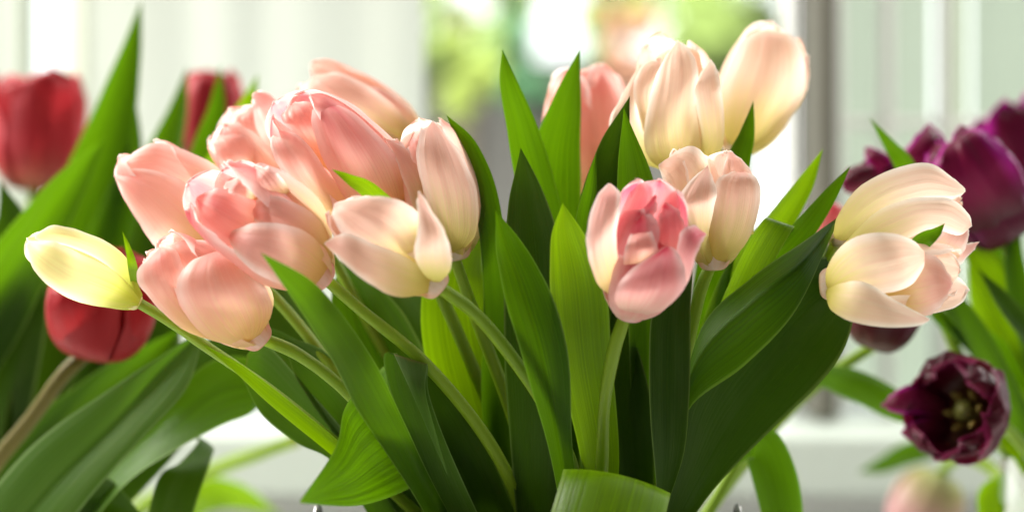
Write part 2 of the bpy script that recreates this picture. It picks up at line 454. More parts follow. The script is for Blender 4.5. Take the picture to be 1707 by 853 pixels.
def X(px, d=WD): return (px - PW / 2) * K * d
def Z(py, d=WD): return (PH / 2 - py) * K * d

PAINT = plain('white_paint', (0.80, 0.80, 0.76), 0.45, scale=3)
PAINTG = plain('grey_green_paint', (0.56, 0.60, 0.50), 0.5, scale=3)
POST = plain('grey_brown_wood', (0.125, 0.12, 0.095), 0.6, scale=12)
SILL = plain('sill_paint', (0.52, 0.58, 0.52), 0.4, scale=3)
CLOTH = plain('sheer_cloth', (0.64, 0.67, 0.60), 0.9, 0.1, trans=0.6, scale=2, vary=0.04)
CLOTHW = plain('warm_sheer_cloth', (0.56, 0.62, 0.45), 0.9, 0.1, trans=0.6, scale=2, vary=0.04)
PANE = glass_mat('window_glass')
ZT, ZB = Z(-420), Z(700, 1.90)

tag(box('window_sill', X(-900), X(2700), ZB - 0.045, ZB, 1.74, 2.04, SILL, bev=0.004), kind='structure')
tag(box('wall', X(-900), X(2700), -0.75, ZB - 0.047, 1.90, 2.04, PAINT), kind='structure')
tag(box('lintel_wall', X(-900), X(2700), ZT + 0.002, ZT + 0.6, 1.90, 2.04, PAINT), kind='structure')
tag(box('table', -0.9, 0.9, -0.335, -0.30, 0.62, 1.60, PAINT, bev=0.004), kind='structure')

def window(x0, x1, label, frame_mat, bars_v=(), bars_h=(), fw=18):
    w = empty('window', Vector((X((x0 + x1) / 2), WD, ZB)), label, 'window')
    y0, y1 = WD - 0.02, WD + 0.03
    box('frame', X(x0), X(x0 + fw), ZB + 0.001, ZT, y0, y1, frame_mat, w, 0.003)
    box('frame', X(x1 - fw), X(x1), ZB + 0.001, ZT, y0, y1, frame_mat, w, 0.003)
    xs = [x0 + fw] + [b for b in bars_v] + [x1 - fw]
    for b, bw in bars_v_w(bars_v): box('glazing_bar', X(b - bw), X(b + bw), ZB + 0.001, ZT, y0 + 0.008, y1 - 0.008, frame_mat, w, 0.003)
    for b in bars_h: box('glazing_bar', X(x0 + fw) + 0.001, X(x1 - fw) - 0.001, Z(b + 8), Z(b - 8), y0 + 0.012, y1 - 0.012, frame_mat, w, 0.003)
    for a, b in zip(xs[:-1], xs[1:]):
        box('pane', X(a) + 0.002, X(b) - 0.002, ZB + 0.002, ZT - 0.002, WD + 0.003, WD + 0.006, PANE, w)
    return w
def bars_v_w(bs): return [(b, 9) for b in bs]
window(40, 172, 'narrow bright window with grey green frame at far left', PAINTG, fw=5)
window(690, 1322, 'wide clear window onto the garden in the middle', PAINT, fw=14)
window(1384, 1990, 'barred window with white frame behind the purple tulips', PAINT, bars_v=(1478, 1575), bars_h=(206,), fw=18)
tag(box('window_post', X(122), X(166), ZB + 0.002, ZT, WD - 0.05, WD - 0.022, PAINTG, bev=0.004), 'pale grey green post beside the narrow left window', 'post')
tag(box('window_post', X(1334), X(1373), ZB + 0.002, ZT, WD - 0.09, WD + 0.03, POST, bev=0.006), 'grey brown wooden post between the garden window and the barred window', 'post')

def curtain(x0, x1, label, mat, y=WD - 0.05, amp=0.0018, k=90.0, seed=0, z0=None):
    n = int((x1 - x0) / 6) + 2
    c = Vector((X((x0 + x1) / 2), y, ZB))
    rows = []
    for j in range(9):
        z = (z0 if z0 is not None else ZB + 0.012) + ((ZT + 0.05) - ZB) * j / 8
        row = []
        for i in range(n):
            x = X(x0) + (X(x1) - X(x0)) * i / (n - 1)
            row.append(Vector((x, y + amp * math.sin(x * k + 2 * nz(x * 9, seed, z)) + 0.4 * amp * nz(x * 40, seed, z * 2), z)))
        rows.append(row)
    o = grid('curtain', rows, mat, None, loc=c)
    return tag(o, label, 'curtain')
curtain(-420, 52, 'white sheer curtain left of the bright narrow window', CLOTH, seed=1)
curtain(168, 712, 'wide white sheer curtain behind the red and pink tulips', CLOTH, seed=2)
CLOTHM = plain('mint_sheer_cloth', (0.62, 0.68, 0.56), 0.9, 0.1, trans=0.6, scale=2, vary=0.04)
curtain(1418, 1570, 'narrow cream blind panel behind the barred window', CLOTHM, y=WD + 0.05, amp=0.002, seed=3)
curtain(1578, 1634, 'narrow grey green blind strip behind the barred window', CLOTHW, y=WD + 0.05, amp=0.002, seed=5)
curtain(1640, 1990, 'pale mint sheer curtain behind the barred window at far right', CLOTHM, y=WD + 0.05, amp=0.006, seed=4)

# outside
SKY = emitter('sky_glow', (0.98, 1.0, 0.985), 2.1)
def sky_dome():
    rows = []
    for j in range(13):
        e = math.radians(-12 + 102 * j / 12)
        rows.append([Vector((60 * math.cos(e) * math.sin(a), 2.2 + 60 * math.cos(e) * math.cos(a), 60 * math.sin(e))) for a in (math.radians(-90 + 180 * i / 24) for i in range(25))])
    return tag(grid('sky', rows, SKY), kind='structure')
sky_dome()
tag(grid('terrace', [[Vector((x, y, -0.95)) for x in (-40, 40)] for y in (2.1, 62)], plain('paving', (0.14, 0.14, 0.13), 0.9, scale=2)), kind='structure')
GD = 6.0
def gx(px, d=GD): return (px - PW / 2) * K * d
def gz(py, d=GD): return (PH / 2 - py) * K * d
def crown_mesh(rr, blobs, size, count):
    vv, ff = [], []
    lobes = []
    for (px, py, rx, ry, d, wt) in blobs:
        for _ in range(7):
            f = rr.uniform(0.28, 0.6)
            lobes.append((px + rr.uniform(-1, 1) * rx * 0.95, py + rr.uniform(-1, 1) * ry * 0.95, rx * f, ry * f, d + rr.uniform(-.15, .15), wt / 6))
    for (px, py, rx, ry, d, wt) in lobes:
        c = Vector((gx(px, d), d, gz(py, d)))
        for _ in range(int(count * wt)):
            while True:
                q = Vector((rr.uniform(-1, 1), rr.uniform(-1, 1), rr.uniform(-1, 1)))
                if q.length < 1: break
            p = c + Vector((q.x * rx * K * d, q.y * rx * K * d * 0.9, q.z * ry * K * d))
            a = Vector((rr.gauss(0, 1), rr.gauss(0, 1), rr.gauss(0, 1))).normalized()
            b = a.orthogonal().normalized(); s = size * rr.uniform(0.6, 1.3)
            c2 = a.cross(b)
            i = len(vv)
            vv += [p - b * s, p - c2 * s * 0.45, p + b * s, p + c2 * s * 0.45]; ff.append((i, i + 1, i + 2, i + 3))
    return vv, ff
def tree(name, label, cat, blobs, mat, size=0.022, count=900, trunk=True, seed=1, tmat=None):
    rr = random.Random(seed)
    px, py, rx, ry, d, _ = blobs[0]
    root = empty(name, Vector((gx(px, d), d, -0.95)), label, cat)
    vv, ff = crown_mesh(rr, blobs, size, count)
    org = root.location
    me = bpy.data.meshes.new('crown'); me.from_pydata([tuple(v - org) for v in vv], [], ff)
    o = link('crown', me, mat, root)
    rows = []
    top = gz(py, d) + 0.95
    for j in range(9):
        v = j / 8
        r = 0.045 * (1.2 - 0.7 * v)
        rows.append([org + Vector((0.05 * nz(v * 2, seed) + r * math.cos(a), r * math.sin(a), top * v)) for a in (2 * math.pi * i / 8 for i in range(8))])
    grid('trunk', rows, tmat or BARK, root, closed=True)
    return root
BARK = plain('bark', (0.06, 0.05, 0.04), 0.9)
FOL = plain('garden_foliage', (0.20, 0.27, 0.08), 0.6, trans=0.5, vary=0.4, scale=6)
FOLY = plain('yellow_foliage', (0.24, 0.30, 0.07), 0.6, trans=0.5, vary=0.4, scale=6)
FOLT = plain('blue_green_foliage', (0.10, 0.22, 0.12), 0.6, trans=0.5, vary=0.4, scale=6)
CORAL = plain('coral_blossom', (0.40, 0.21, 0.14), 0.6, trans=0.5, vary=0.3, scale=6)
tree('garden_tree', 'bright green tree in the garden at the left of the window view', 'tree',
     [(770, 10, 70, 110, 6.0, 1.0), (830, -60, 70, 90, 6.2, 1), (745, 70, 35, 50, 6.0, .4)], FOL, seed=1)
tree('garden_tree', 'light green tree in the garden behind the two tallest pink tulips', 'tree',
     [(1170, 40, 120, 130, 6.0, 2.0), (1090, -40, 90, 80, 6.3, 1), (1240, 150, 70, 120, 6.1, 1.0), (1010, 0, 40, 60, 6.2, .5)], FOL, seed=2)
tree('garden_shrub', 'yellow green shrub below the left garden tree', 'shrub', [(790, 130, 38, 60, 5.6, .6)], FOLY, seed=3)
tree('garden_shrub', 'blue green shrub below the white gap of sky', 'shrub', [(930, 150, 75, 40, 5.8, .8), (1005, 90, 25, 60, 5.9, .3), (868, 100, 22, 60, 5.9, .3)], FOLT, seed=4)
tree('flowering_shrub', 'coral flowering shrub beyond the window between the tulips', 'shrub', [(1040, 85, 34, 52, 5.4, .5)], CORAL, seed=5)
house = empty('garden_house', Vector((gx(900, 11), 11, -0.95)), 'pale grey rendered house wall low in the garden view', 'house')
box('wall', gx(560, 11), gx(1260, 11), -0.95, gz(120, 11), 11, 13, plain('render_grey', (0.17, 0.165, 0.16), 0.8, scale=2), house)
box('roof', gx(540, 11), gx(1280, 11), gz(120, 11) + 0.002, gz(105, 11), 10.8, 13.2, plain('roof_grey', (0.15, 0.14, 0.13), 0.8, scale=2), house)

#FLOWERS
# ------------------------------------------------------------------ the front bouquet
BK = (880, 893, 1.03)
bucket = empty('bucket', at(880, 1640, 1.03), 'zinc bucket holding the pink tulips, only a handle lug in view', 'bucket')
ZINC = plain('zinc', (0.22, 0.22, 0.21), 0.38, 0.5, 0.9, scale=30)
def lathe(name, c, prof, mat, parent, n=40):
    rows = [[Vector((c.x + r * math.cos(a), c.y + r * math.sin(a), z)) for a in (2 * math.pi * i / n for i in range(n))] for r, z in prof]
    return grid(name, rows, mat, parent, closed=True)
bc = Vector((X(880, 1.03), 1.03, 0))
lathe('body', bc, [(0.0, -0.296), (0.062, -0.298), (0.066, -0.294), (0.087, -0.127), (0.0885, -0.1225), (0.0865, -0.1225), (0.0855, -0.128), (0.064, -0.29), (0.0, -0.29)], ZINC, bucket)
for sx in (-1, 1):
    rows = []
    c = Vector((bc.x + sx * 0.0895, 1.03, -0.117))
    for j in range(21):
        a = math.pi * j / 20 * 1.0
        q = c + Vector((0, -0.008 * math.cos(a), 0.0105 * math.sin(a)))
        t = Vector((0, math.sin(a), math.cos(a)))
        rows.append([q + (Vector((1, 0, 0)) * math.cos(b) + Vector((0, -math.cos(a), math.sin(a))) * math.sin(b)) * 0.0016 for b in (2 * math.pi * i / 8 for i in range(8))])
    grid('handle_lug', rows, ZINC, bucket, closed=True)

EXEC_PLANTS = True
# --- P17 the pale yellow bud
t = tulip('pale yellow closed tulip bud leaning out at the left above the red tulip', [(222, 499, .97), (290, 540, .975), (345, 578, .98), (450, 650, .99), (560, 738, 1.0), (640, 805, 1.01), (760, 920, 1.02), (830, 1010, 1.03)], 10)
flower(t, (232, 506), (50, 404), 50, .97, YELLOW, lean=4, phi0=20, opening=0.3, seed=3, body=.8, ruffle=.7)
petal(t, YELLOW, .97, 2, [(230, 510), (172, 512), (104, 492), (58, 452), (43, 408)], [(234, 500), (196, 455), (136, 424), (84, 402), (46, 402)], ruf=.7)
petal(t, YELLOW, .97, 1, [(232, 502), (182, 445), (122, 414), (58, 398)], [(238, 492), (206, 424), (142, 387), (86, 376), (58, 393)], ruf=.7)
blade('leaf', [(620, 800, 1.0, 24, 0), (545, 735, .985, 26, 25), (455, 662, .975, 25, 30), (395, 612, .97, 16, 30), (335, 572, .97, 0, 20)], BRIGHT, t, .25)
blade('leaf', [(228, 500, .985, 8, 20), (222, 450, .95, 16, 20), (214, 415, .945, 10, 10), (204, 385, .945, 0, 10)], BRIGHT, t, .2)

# --- P1
t = tulip('peach pink tulip with ragged mouth, uppermost at the left edge of the bouquet', [(352, 420, 1.03), (420, 462, 1.03), (480, 520, 1.02), (560, 620, 1.01), (680, 780, 1.01), (800, 930, 1.02), (845, 1010, 1.03)], 10)
flower(t, (356, 432), (228, 252), 78, 1.03, PINK, lean=8, phi0=-20, opening=0.72, seed=5, body=0.84)
blade('leaf', [(690, 860, 1.03, 40, 0), (600, 720, 1.03, 90, 15), (520, 630, 1.03, 84, 20), (460, 570, 1.035, 40, 20), (425, 540, 1.04, 0, 10)], GREY, t, .3)

# --- P2
t = tulip('peach pink tulip with one broad rounded front petal, lowest at the left', [(432, 562, .965), (500, 592, .97), (580, 655, .98), (680, 765, .99), (780, 900, 1.01), (835, 1010, 1.03)], 11)
flower(t, (440, 570), (252, 408), 84, .96, PINK, lean=12, phi0=40, opening=0.62, seed=8, body=0.7)

# --- P3
t = tulip('pink tulip with crumpled open mouth in the middle of the left cluster', [(535, 458, .95), (600, 515, .955), (700, 597, .965), (790, 700, .98), (850, 800, .99), (880, 900, 1.01), (890, 1010, 1.03)], 11)
flower(t, (545, 468), (352, 312), 88, .945, ROSE, lean=22, phi0=25, opening=0.85, seed=11, body=0.82, ruffle=1.6)
blade('leaf', [(770, 930, 1.0, 34, 0), (692, 790, .97, 40, 5), (630, 680, .94, 62, 10), (572, 575, .915, 58, 15), (505, 485, .895, 44, 20), (434, 420, .88, 0, 10)], LEAF, t, -.2, .03)

# --- P4
t = tulip('pale peach tulip half hidden behind the large rose tulip', [(500, 330, 1.06), (560, 440, 1.06), (660, 620, 1.05), (780, 820, 1.04), (860, 1010, 1.04)], 10)
flower(t, (510, 345), (390, 185), 82, 1.05, PINK, lean=5, phi0=10, opening=0.75, seed=14, body=0.85, ruffle=1.4)

# --- P5
t = tulip('large deep rose pink tulip at the centre of the left cluster', [(655, 345, 1.0), (705, 430, 1.01), (770, 570, 1.02), (850, 770, 1.03), (900, 1010, 1.03)], 11)
flower(t, (668, 362), (482, 178), 96, .995, ROSE, lean=14, phi0=15, opening=0.55, seed=17, body=0.84)
blade('leaf', [(720, 500, 1.0, 20, 0), (670, 380, .95, 32, 0), (620, 322, .935, 30, 10), (585, 300, .93, 18, 10), (553, 282, .93, 0, 0)], BRIGHT, t, .25)

# --- P6
t = tulip('pale pink tulip topmost of the left cluster, behind the large rose one', [(695, 255, 1.08), (740, 360, 1.07), (800, 560, 1.06), (880, 800, 1.05), (905, 1010, 1.04)], 10)
flower(t, (708, 268), (512, 128), 76, 1.08, BLUSH, lean=0, phi0=0, opening=0.4, seed=20, body=0.85)

# --- P7
t = tulip('blush tulip standing upright at the right end of the left cluster', [(755, 422, .99), (790, 520, 1.0), (850, 680, 1.01), (900, 850, 1.02), (910, 1010, 1.03)], 11)
flower(t, (762, 432), (712, 206), 80, .99, BLUSH, lean=4, phi0=30, opening=0.55, seed=24, body=0.82, over={4: dict(open=.95, phi=-70), 5: dict(open=.7)})
blade('leaf', [(880, 980, 1.03, 60, 0), (800, 700, 1.03, 120, 5), (765, 560, 1.03, 120, 8), (760, 460, 1.03, 100, 5), (790, 390, 1.04, 30, 0), (800, 360, 1.04, 0, 0)], BRIGHT, t, .2)

# --- P8
t = tulip('blush pink tulip hanging lowest at the front, beside a bare green stem', [(726, 474, .93), (800, 530, .935), (880, 632, .945), (930, 720, .955), (955, 790, .97), (960, 900, 1.0), (945, 1010, 1.02)], 11.5)
flower(t, (736, 482), (566, 346), 84, .925, BLUSH, lean=8, phi0=10, opening=0.55, seed=27, body=0.68)

# --- P9
t = tulip('pink tulip behind the broad pointed leaf in the middle', [(985, 330, 1.12), (985, 480, 1.1), (970, 700, 1.07), (950, 1010, 1.04)], 10)
flower(t, (988, 335), (975, 112), 76, 1.12, PINK, lean=0, phi0=10, opening=0.55, seed=31)
blade('leaf', [(930, 900, 1.07, 60, 0), (925, 600, 1.06, 110, 5), (925, 400, 1.05, 92, 8), (925, 270, 1.045, 84, 10), (945, 170, 1.04, 48, 10), (966, 82, 1.04, 0, 0)], LEAF, t, .15, .02)
blade('leaf', [(925, 950, 1.06, 50, 0), (925, 600, 1.05, 100, 10), (900, 350, 1.02, 70, 20), (874, 230, 1.01, 54, 25), (848, 140, 1.0, 30, 25), (837, 82, 1.0, 0, 20)], LEAF, t, .3, .02)

# --- P10
t = tulip('cream pink tulip standing tallest in the middle with tight closed mouth', [(1135, 283, 1.04), (1130, 400, 1.04), (1100, 650, 1.03), (1020, 1010, 1.03)], 11)
flower(t, (1138, 292), (1128, 62), 84, 1.03, CREAM, lean=3, phi0=-15, opening=0.5, seed=34, body=0.84, over={5: dict(open=.8)})
blade('leaf', [(1010, 900, 1.02, 40, 0), (1000, 600, 1.01, 70, 0), (985, 400, 1.0, 60, 10), (1020, 260, .995, 54, 10), (1050, 160, .99, 0, 0)], DARK, t, .3)
blade('leaf', [(1080, 950, 1.02, 40, 0), (1085, 600, 1.0, 70, 0), (1072, 400, .985, 72, 10), (1058, 300, .98, 60, 10), (1040, 180, .975, 0, 0)], LEAF, t, .25)

# --- P11
t = tulip('cream pink tulip at the upper right of the bouquet leaning right', [(1226, 242, 1.08), (1200, 400, 1.07), (1130, 700, 1.05), (1040, 1010, 1.04)], 11)
flower(t, (1222, 256), (1302, 46), 76, 1.08, CREAM, lean=0, phi0=20, opening=0.62, seed=37, body=0.88)
blade('leaf', [(1150, 700, 1.05, 50, 0), (1190, 450, 1.03, 60, 0), (1225, 290, 1.02, 46, 10), (1245, 225, 1.02, 26, 10), (1256, 168, 1.02, 0, 0)], LEAF, t, .3)

# --- P12
t = tulip('peach tulip with jagged open petals behind the bright rose one', [(1185, 440, .985), (1166, 490, .985), (1150, 565, .985), (1122, 700, .985), (1105, 800, .985), (1065, 920, 1.0), (1010, 1010, 1.02)], 11)
flower(t, (1190, 448), (1184, 245), 80, .98, BLUSH, lean=6, phi0=35, opening=0.72, seed=40, body=0.74, ruffle=1.4, over={4: dict(open=1.0, phi=-75, mat=CREAM)})
blade('leaf', [(1105, 840, .98, 16, 0), (1115, 740, .965, 56, 0), (1116, 620, .96, 70, 5), (1120, 520, .96, 64, 5), (1140, 450, .965, 30, 0), (1150, 410, .97, 0, 0)], DARK, t, .2)

# --- P13
t = tulip('bright rose pink tulip opening at the front right of centre', [(1043, 522, .93), (1022, 590, .935), (1007, 680, .945), (1003, 780, .96), (990, 900, .99), (970, 1010, 1.02)], 11.5)
flower(t, (1048, 530), (1092, 318), 86, .93, DEEP, lean=20, phi0=0, opening=0.6, seed=43, body=0.76, pist=True, stam=True,
       over={0: dict(phi=25, open=.5, len=.66, w=1.1), 1: dict(phi=-40, open=.5, len=.85), 5: dict(phi=-90, skip=True)})
blade('leaf', [(1000, 900, .99, 40, 0), (1000, 760, .965, 66, 5), (975, 600, .945, 88, 10), (962, 470, .935, 92, 15), (945, 390, .93, 52, 15), (938, 338, .93, 0, 10)], BRIGHT, t, .28)

# --- P14 / P16
t = tulip('cream peach tulip at the right, uppermost of the right pair, pointing right', [(1394, 404, .99), (1360, 470, 1.01), (1300, 560, 1.03), (1200, 750, 1.03), (1090, 930, 1.02), (1035, 1010, 1.03)], 11)
flower(t, (1388, 412), (1606, 316), 70, .995, CREAM, lean=-4, phi0=10, opening=0.5, seed=47, body=0.6)
blade('leaf', [(1500, 440, .97, 18, 0), (1535, 405, .94, 30, 0), (1560, 388, .935, 18, 0), (1575, 372, .935, 0, 0)], LEAF, t, .3)
t = tulip('cream peach tulip at the right, lowest of the right pair, in front', [(1382, 480, .96), (1374, 505, 1.02), (1250, 690, 1.02), (1160, 830, 1.02), (1080, 950, 1.02), (1022, 1010, 1.03)], 11)
flower(t, (1368, 474), (1596, 462), 84, .95, CREAM, lean=10, phi0=25, opening=0.62, seed=50, body=0.68)

# --- leaves of the right half with no flower of their own in sight sit on the nearest stems
p14 = t
blade('leaf', [(1140, 700, 1.03, 40, 0), (1220, 480, 1.03, 50, 20), (1300, 370, 1.03, 44, 25), (1340, 310, 1.03, 30, 20), (1372, 248, 1.03, 0, 10)], BRIGHT, p14, .35)
blade('leaf', [(1150, 700, 1.01, 40, 0), (1240, 500, 1.005, 46, 30), (1330, 395, 1.0, 40, 35), (1380, 330, 1.0, 26, 35), (1418, 276, 1.0, 0, 20)], LEAF, p14, .4)
# --- leaves in the middle, each on the stem it springs from
objs = {o['label']: o for o in bpy.data.objects if o.get('label')}
def by(start): return next(o for l, o in objs.items() if l.startswith(start))
p8 = by('blush pink tulip hanging'); p13 = by('bright rose'); p5 = by('large deep'); p7 = by('blush tulip standing'); p10 = by('cream pink tulip standing'); p3 = by('pink tulip with crumpled'); p4 = by('pale peach tulip half'); p6 = by('pale pink tulip topmost'); p12 = by('peach tulip with jagged'); p9 = by('pink tulip behind'); p11 = by('cream pink tulip at the upper')
blade('leaf', [(870, 950, 1.03, 40, 0), (835, 700, 1.02, 60, 10), (828, 480, 1.0, 44, 30), (812, 340, .99, 42, 30), (782, 250, .985, 34, 20), (744, 191, .985, 0, 10)], LEAF, p7, .3)
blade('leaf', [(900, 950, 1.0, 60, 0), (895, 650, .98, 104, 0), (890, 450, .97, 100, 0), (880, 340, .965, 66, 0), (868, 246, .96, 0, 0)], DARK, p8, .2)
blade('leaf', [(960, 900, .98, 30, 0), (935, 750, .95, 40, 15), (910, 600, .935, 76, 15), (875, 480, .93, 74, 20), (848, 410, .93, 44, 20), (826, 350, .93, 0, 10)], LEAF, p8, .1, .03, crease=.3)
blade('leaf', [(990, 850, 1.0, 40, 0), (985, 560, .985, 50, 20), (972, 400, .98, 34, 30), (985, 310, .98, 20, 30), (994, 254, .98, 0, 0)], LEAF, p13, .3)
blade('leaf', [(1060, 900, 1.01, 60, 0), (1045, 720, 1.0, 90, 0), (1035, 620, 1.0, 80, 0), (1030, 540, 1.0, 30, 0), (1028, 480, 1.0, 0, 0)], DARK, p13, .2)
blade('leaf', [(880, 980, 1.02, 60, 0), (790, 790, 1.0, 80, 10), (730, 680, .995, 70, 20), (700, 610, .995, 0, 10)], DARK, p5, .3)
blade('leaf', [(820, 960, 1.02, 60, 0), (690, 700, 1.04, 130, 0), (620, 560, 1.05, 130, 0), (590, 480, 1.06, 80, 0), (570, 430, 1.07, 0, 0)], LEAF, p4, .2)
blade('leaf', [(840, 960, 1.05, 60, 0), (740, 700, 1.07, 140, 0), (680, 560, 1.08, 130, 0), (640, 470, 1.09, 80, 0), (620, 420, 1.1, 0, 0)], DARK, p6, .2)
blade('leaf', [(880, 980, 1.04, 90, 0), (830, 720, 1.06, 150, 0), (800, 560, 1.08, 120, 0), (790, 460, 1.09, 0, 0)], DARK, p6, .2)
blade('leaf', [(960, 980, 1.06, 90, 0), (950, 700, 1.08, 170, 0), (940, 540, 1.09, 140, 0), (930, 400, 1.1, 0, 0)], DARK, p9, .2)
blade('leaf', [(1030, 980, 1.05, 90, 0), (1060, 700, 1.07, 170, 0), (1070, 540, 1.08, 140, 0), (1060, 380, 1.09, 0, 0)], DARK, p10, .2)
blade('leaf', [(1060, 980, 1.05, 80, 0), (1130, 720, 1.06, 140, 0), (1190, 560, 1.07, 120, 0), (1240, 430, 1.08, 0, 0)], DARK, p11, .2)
# bent over leaf at the bottom centre, and curled one at the lower left
# drooping leaf at the lower right
blade('leaf', [(1120, 870, 1.04, 20, 0), (1215, 760, 1.06, 40, 0), (1268, 740, 1.07, 66, 10), (1300, 830, 1.07, 74, 10), (1310, 930, 1.07, 50, 0), (1312, 980, 1.07, 0, 0)], LEAF, p11, -.25)

# ------------------------------------------------------------------ the red tulips at the left
r1 = tulip('dark red tulip under the pale yellow bud', [(140, 592, 1.14), (105, 625, 1.14), (50, 700, 1.15), (-10, 775, 1.16), (-60, 860, 1.17), (-100, 960, 1.18)], 14, STEMB)
flower(r1, (158, 600), (185, 410), 88, 1.13, RED, lean=5, phi0=-35, opening=0.5, seed=60)
r2 = tulip('blurred red tulip at the far left edge', [(60, 310, 1.42), (40, 450, 1.4), (0, 650, 1.36), (-60, 960, 1.3)], 12)
flower(r2, (62, 318), (60, 128), 78, 1.42, CRIM, lean=0, phi0=20, opening=0.9, seed=62, ruffle=2)
r3 = tulip('blurred red tulip between upright leaves behind the pink cluster', [(345, 262, 1.40), (300, 400, 1.38), (180, 640, 1.34), (0, 960, 1.28)], 12)
flower(r3, (345, 272), (352, 118), 58, 1.40, CRIM, lean=0, phi0=10, opening=0.6, seed=64)
for args in (
    (r1, [(-80, 930, 1.2, 60, 0), (40, 770, 1.19, 80, 20), (150, 670, 1.185, 74, 25), (240, 600, 1.18, 44, 20), (300, 548, 1.18, 0, 0)], LEAF, .3),
        (r2, [(-60, 900, 1.26, 80, 0), (30, 640, 1.26, 140, 0), (120, 420, 1.27, 130, 0), (180, 230, 1.28, 84, 10), (215, 100, 1.29, 40, 10), (236, 0, 1.3, 0, 0)], LEAF, .2),
    (r2, [(20, 900, 1.24, 80, 0), (100, 640, 1.24, 130, 0), (180, 420, 1.26, 90, 0), (222, 260, 1.28, 30, 10), (226, 160, 1.29, 0, 10)], LEAF, .2),
    (r2, [(-80, 700, 1.2, 60, 0), (0, 500, 1.19, 110, 20), (70, 380, 1.18, 84, 25), (130, 290, 1.18, 46, 25), (176, 230, 1.18, 0, 10)], LEAF, .25),
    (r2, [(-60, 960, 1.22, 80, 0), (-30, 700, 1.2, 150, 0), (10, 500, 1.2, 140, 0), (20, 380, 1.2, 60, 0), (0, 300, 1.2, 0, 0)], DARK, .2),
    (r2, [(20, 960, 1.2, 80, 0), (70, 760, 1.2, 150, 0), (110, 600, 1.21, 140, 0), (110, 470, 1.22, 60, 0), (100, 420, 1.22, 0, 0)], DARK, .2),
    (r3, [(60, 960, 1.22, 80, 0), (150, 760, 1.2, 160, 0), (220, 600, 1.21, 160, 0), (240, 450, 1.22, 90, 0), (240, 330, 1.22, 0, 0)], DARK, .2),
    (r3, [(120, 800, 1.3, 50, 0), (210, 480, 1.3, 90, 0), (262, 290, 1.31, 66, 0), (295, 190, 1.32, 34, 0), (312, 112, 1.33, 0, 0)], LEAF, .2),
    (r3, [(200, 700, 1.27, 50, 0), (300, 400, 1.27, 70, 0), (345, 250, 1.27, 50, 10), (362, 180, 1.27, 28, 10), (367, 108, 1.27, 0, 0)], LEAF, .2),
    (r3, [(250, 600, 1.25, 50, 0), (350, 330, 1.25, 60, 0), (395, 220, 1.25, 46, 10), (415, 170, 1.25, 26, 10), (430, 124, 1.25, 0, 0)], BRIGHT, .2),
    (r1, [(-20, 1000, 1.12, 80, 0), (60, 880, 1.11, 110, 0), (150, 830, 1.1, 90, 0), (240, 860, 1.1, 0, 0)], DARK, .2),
):
    blade('leaf', args[1], args[2], args[0], args[3])
r4 = tulip('blurred low tulip stem and leaf crossing under the left leaves', [(495, 732, 1.35), (430, 755, 1.36), (350, 785, 1.38), (240, 840, 1.4), (120, 940, 1.4)], 13)
blade('leaf', [(240, 920, 1.4, 40, 0), (320, 835, 1.45, 60, 0), (390, 825, 1.47, 46, 0), (470, 860, 1.5, 0, 0)], BRIGHT, r4, .2)

# ------------------------------------------------------------------ the purple tulips at the right
GB = (1790, 960, 1.2)
v1 = tulip('magenta purple tulip with closed petals beside the cream pair', [(1672, 392, 1.17), (1690, 450, 1.17), (1720, 560, 1.18), (1760, 760, 1.2), (1790, 960, 1.2)], 11)
flower(v1, (1680, 404), (1590, 240), 70, 1.165, PURPLE, lean=5, phi0=10, opening=0.7, seed=70, ruffle=2.0)
petal(v1, PURPLE, 1.16, 2, [(1650, 404), (1585, 365), (1552, 305), (1560, 258), (1602, 224)], [(1700, 385), (1706, 312), (1675, 250), (1635, 214), (1604, 222)], ruf=2)
petal(v1, PURPLE, 1.16, 1, [(1625, 375), (1560, 318), (1542, 275), (1556, 238)], [(1645, 335), (1612, 275), (1590, 242), (1558, 236)], ruf=2.5)
petal(v1, PURPLE, 1.16, 0, [(1640, 330), (1600, 260), (1586, 230), (1598, 212)], [(1660, 310), (1640, 240), (1620, 212), (1600, 210)], ruf=2.5)
v2 = tulip('blurred magenta tulip at the upper right edge', [(1745, 320, 1.36), (1760, 450, 1.34), (1780, 700, 1.28), (1795, 960, 1.22)], 11)
flower(v2, (1750, 335), (1668, 185), 80, 1.36, PURPLE, lean=0, phi0=20, opening=0.75, seed=72, ruffle=2.2)
v3 = tulip('dark purple tulip with spread petals behind the upper cream tulip', [(1500, 330, 1.16), (1540, 450, 1.17), (1610, 620, 1.18), (1700, 800, 1.2), (1770, 960, 1.2)], 10)
flower(v3, (1503, 345), (1486, 270), 70, 1.17, PURPLE, lean=-8, phi0=15, opening=0.9, seed=74, ruffle=1.6)
petal(v3, PURPLE, 1.17, 1, [(1500, 320), (1494, 270), (1520, 235), (1548, 206)], [(1535, 330), (1564, 280), (1578, 235), (1548, 205)])
petal(v3, PURPLE, 1.17, 1, [(1490, 320), (1460, 290), (1443, 265), (1441, 246)], [(1515, 310), (1495, 275), (1468, 250), (1441, 245)])
petal(v3, PLUM, 1.17, 2, [(1480, 335), (1430, 328), (1404, 312), (1409, 286), (1425, 276)], [(1495, 310), (1475, 290), (1452, 275), (1425, 275)])
blade('leaf', [(1560, 420, 1.13, 26, 0), (1515, 290, 1.11, 34, 10), (1485, 245, 1.105, 22, 10), (1449, 196, 1.1, 0, 0)], LEAF, v3, .25)
v5 = tulip('open dark plum tulip facing forward with yellow stamens, lower right', [(1640, 690, 1.13), (1680, 715, 1.15), (1730, 780, 1.17), (1770, 880, 1.19), (1785, 960, 1.2)], 11)
flower(v5, (1630, 690), (1566, 672), 88, 1.12, PLUM, lean=42, phi0=5, opening=0.82, seed=76, ruffle=2.0, pist=True, stam=True)
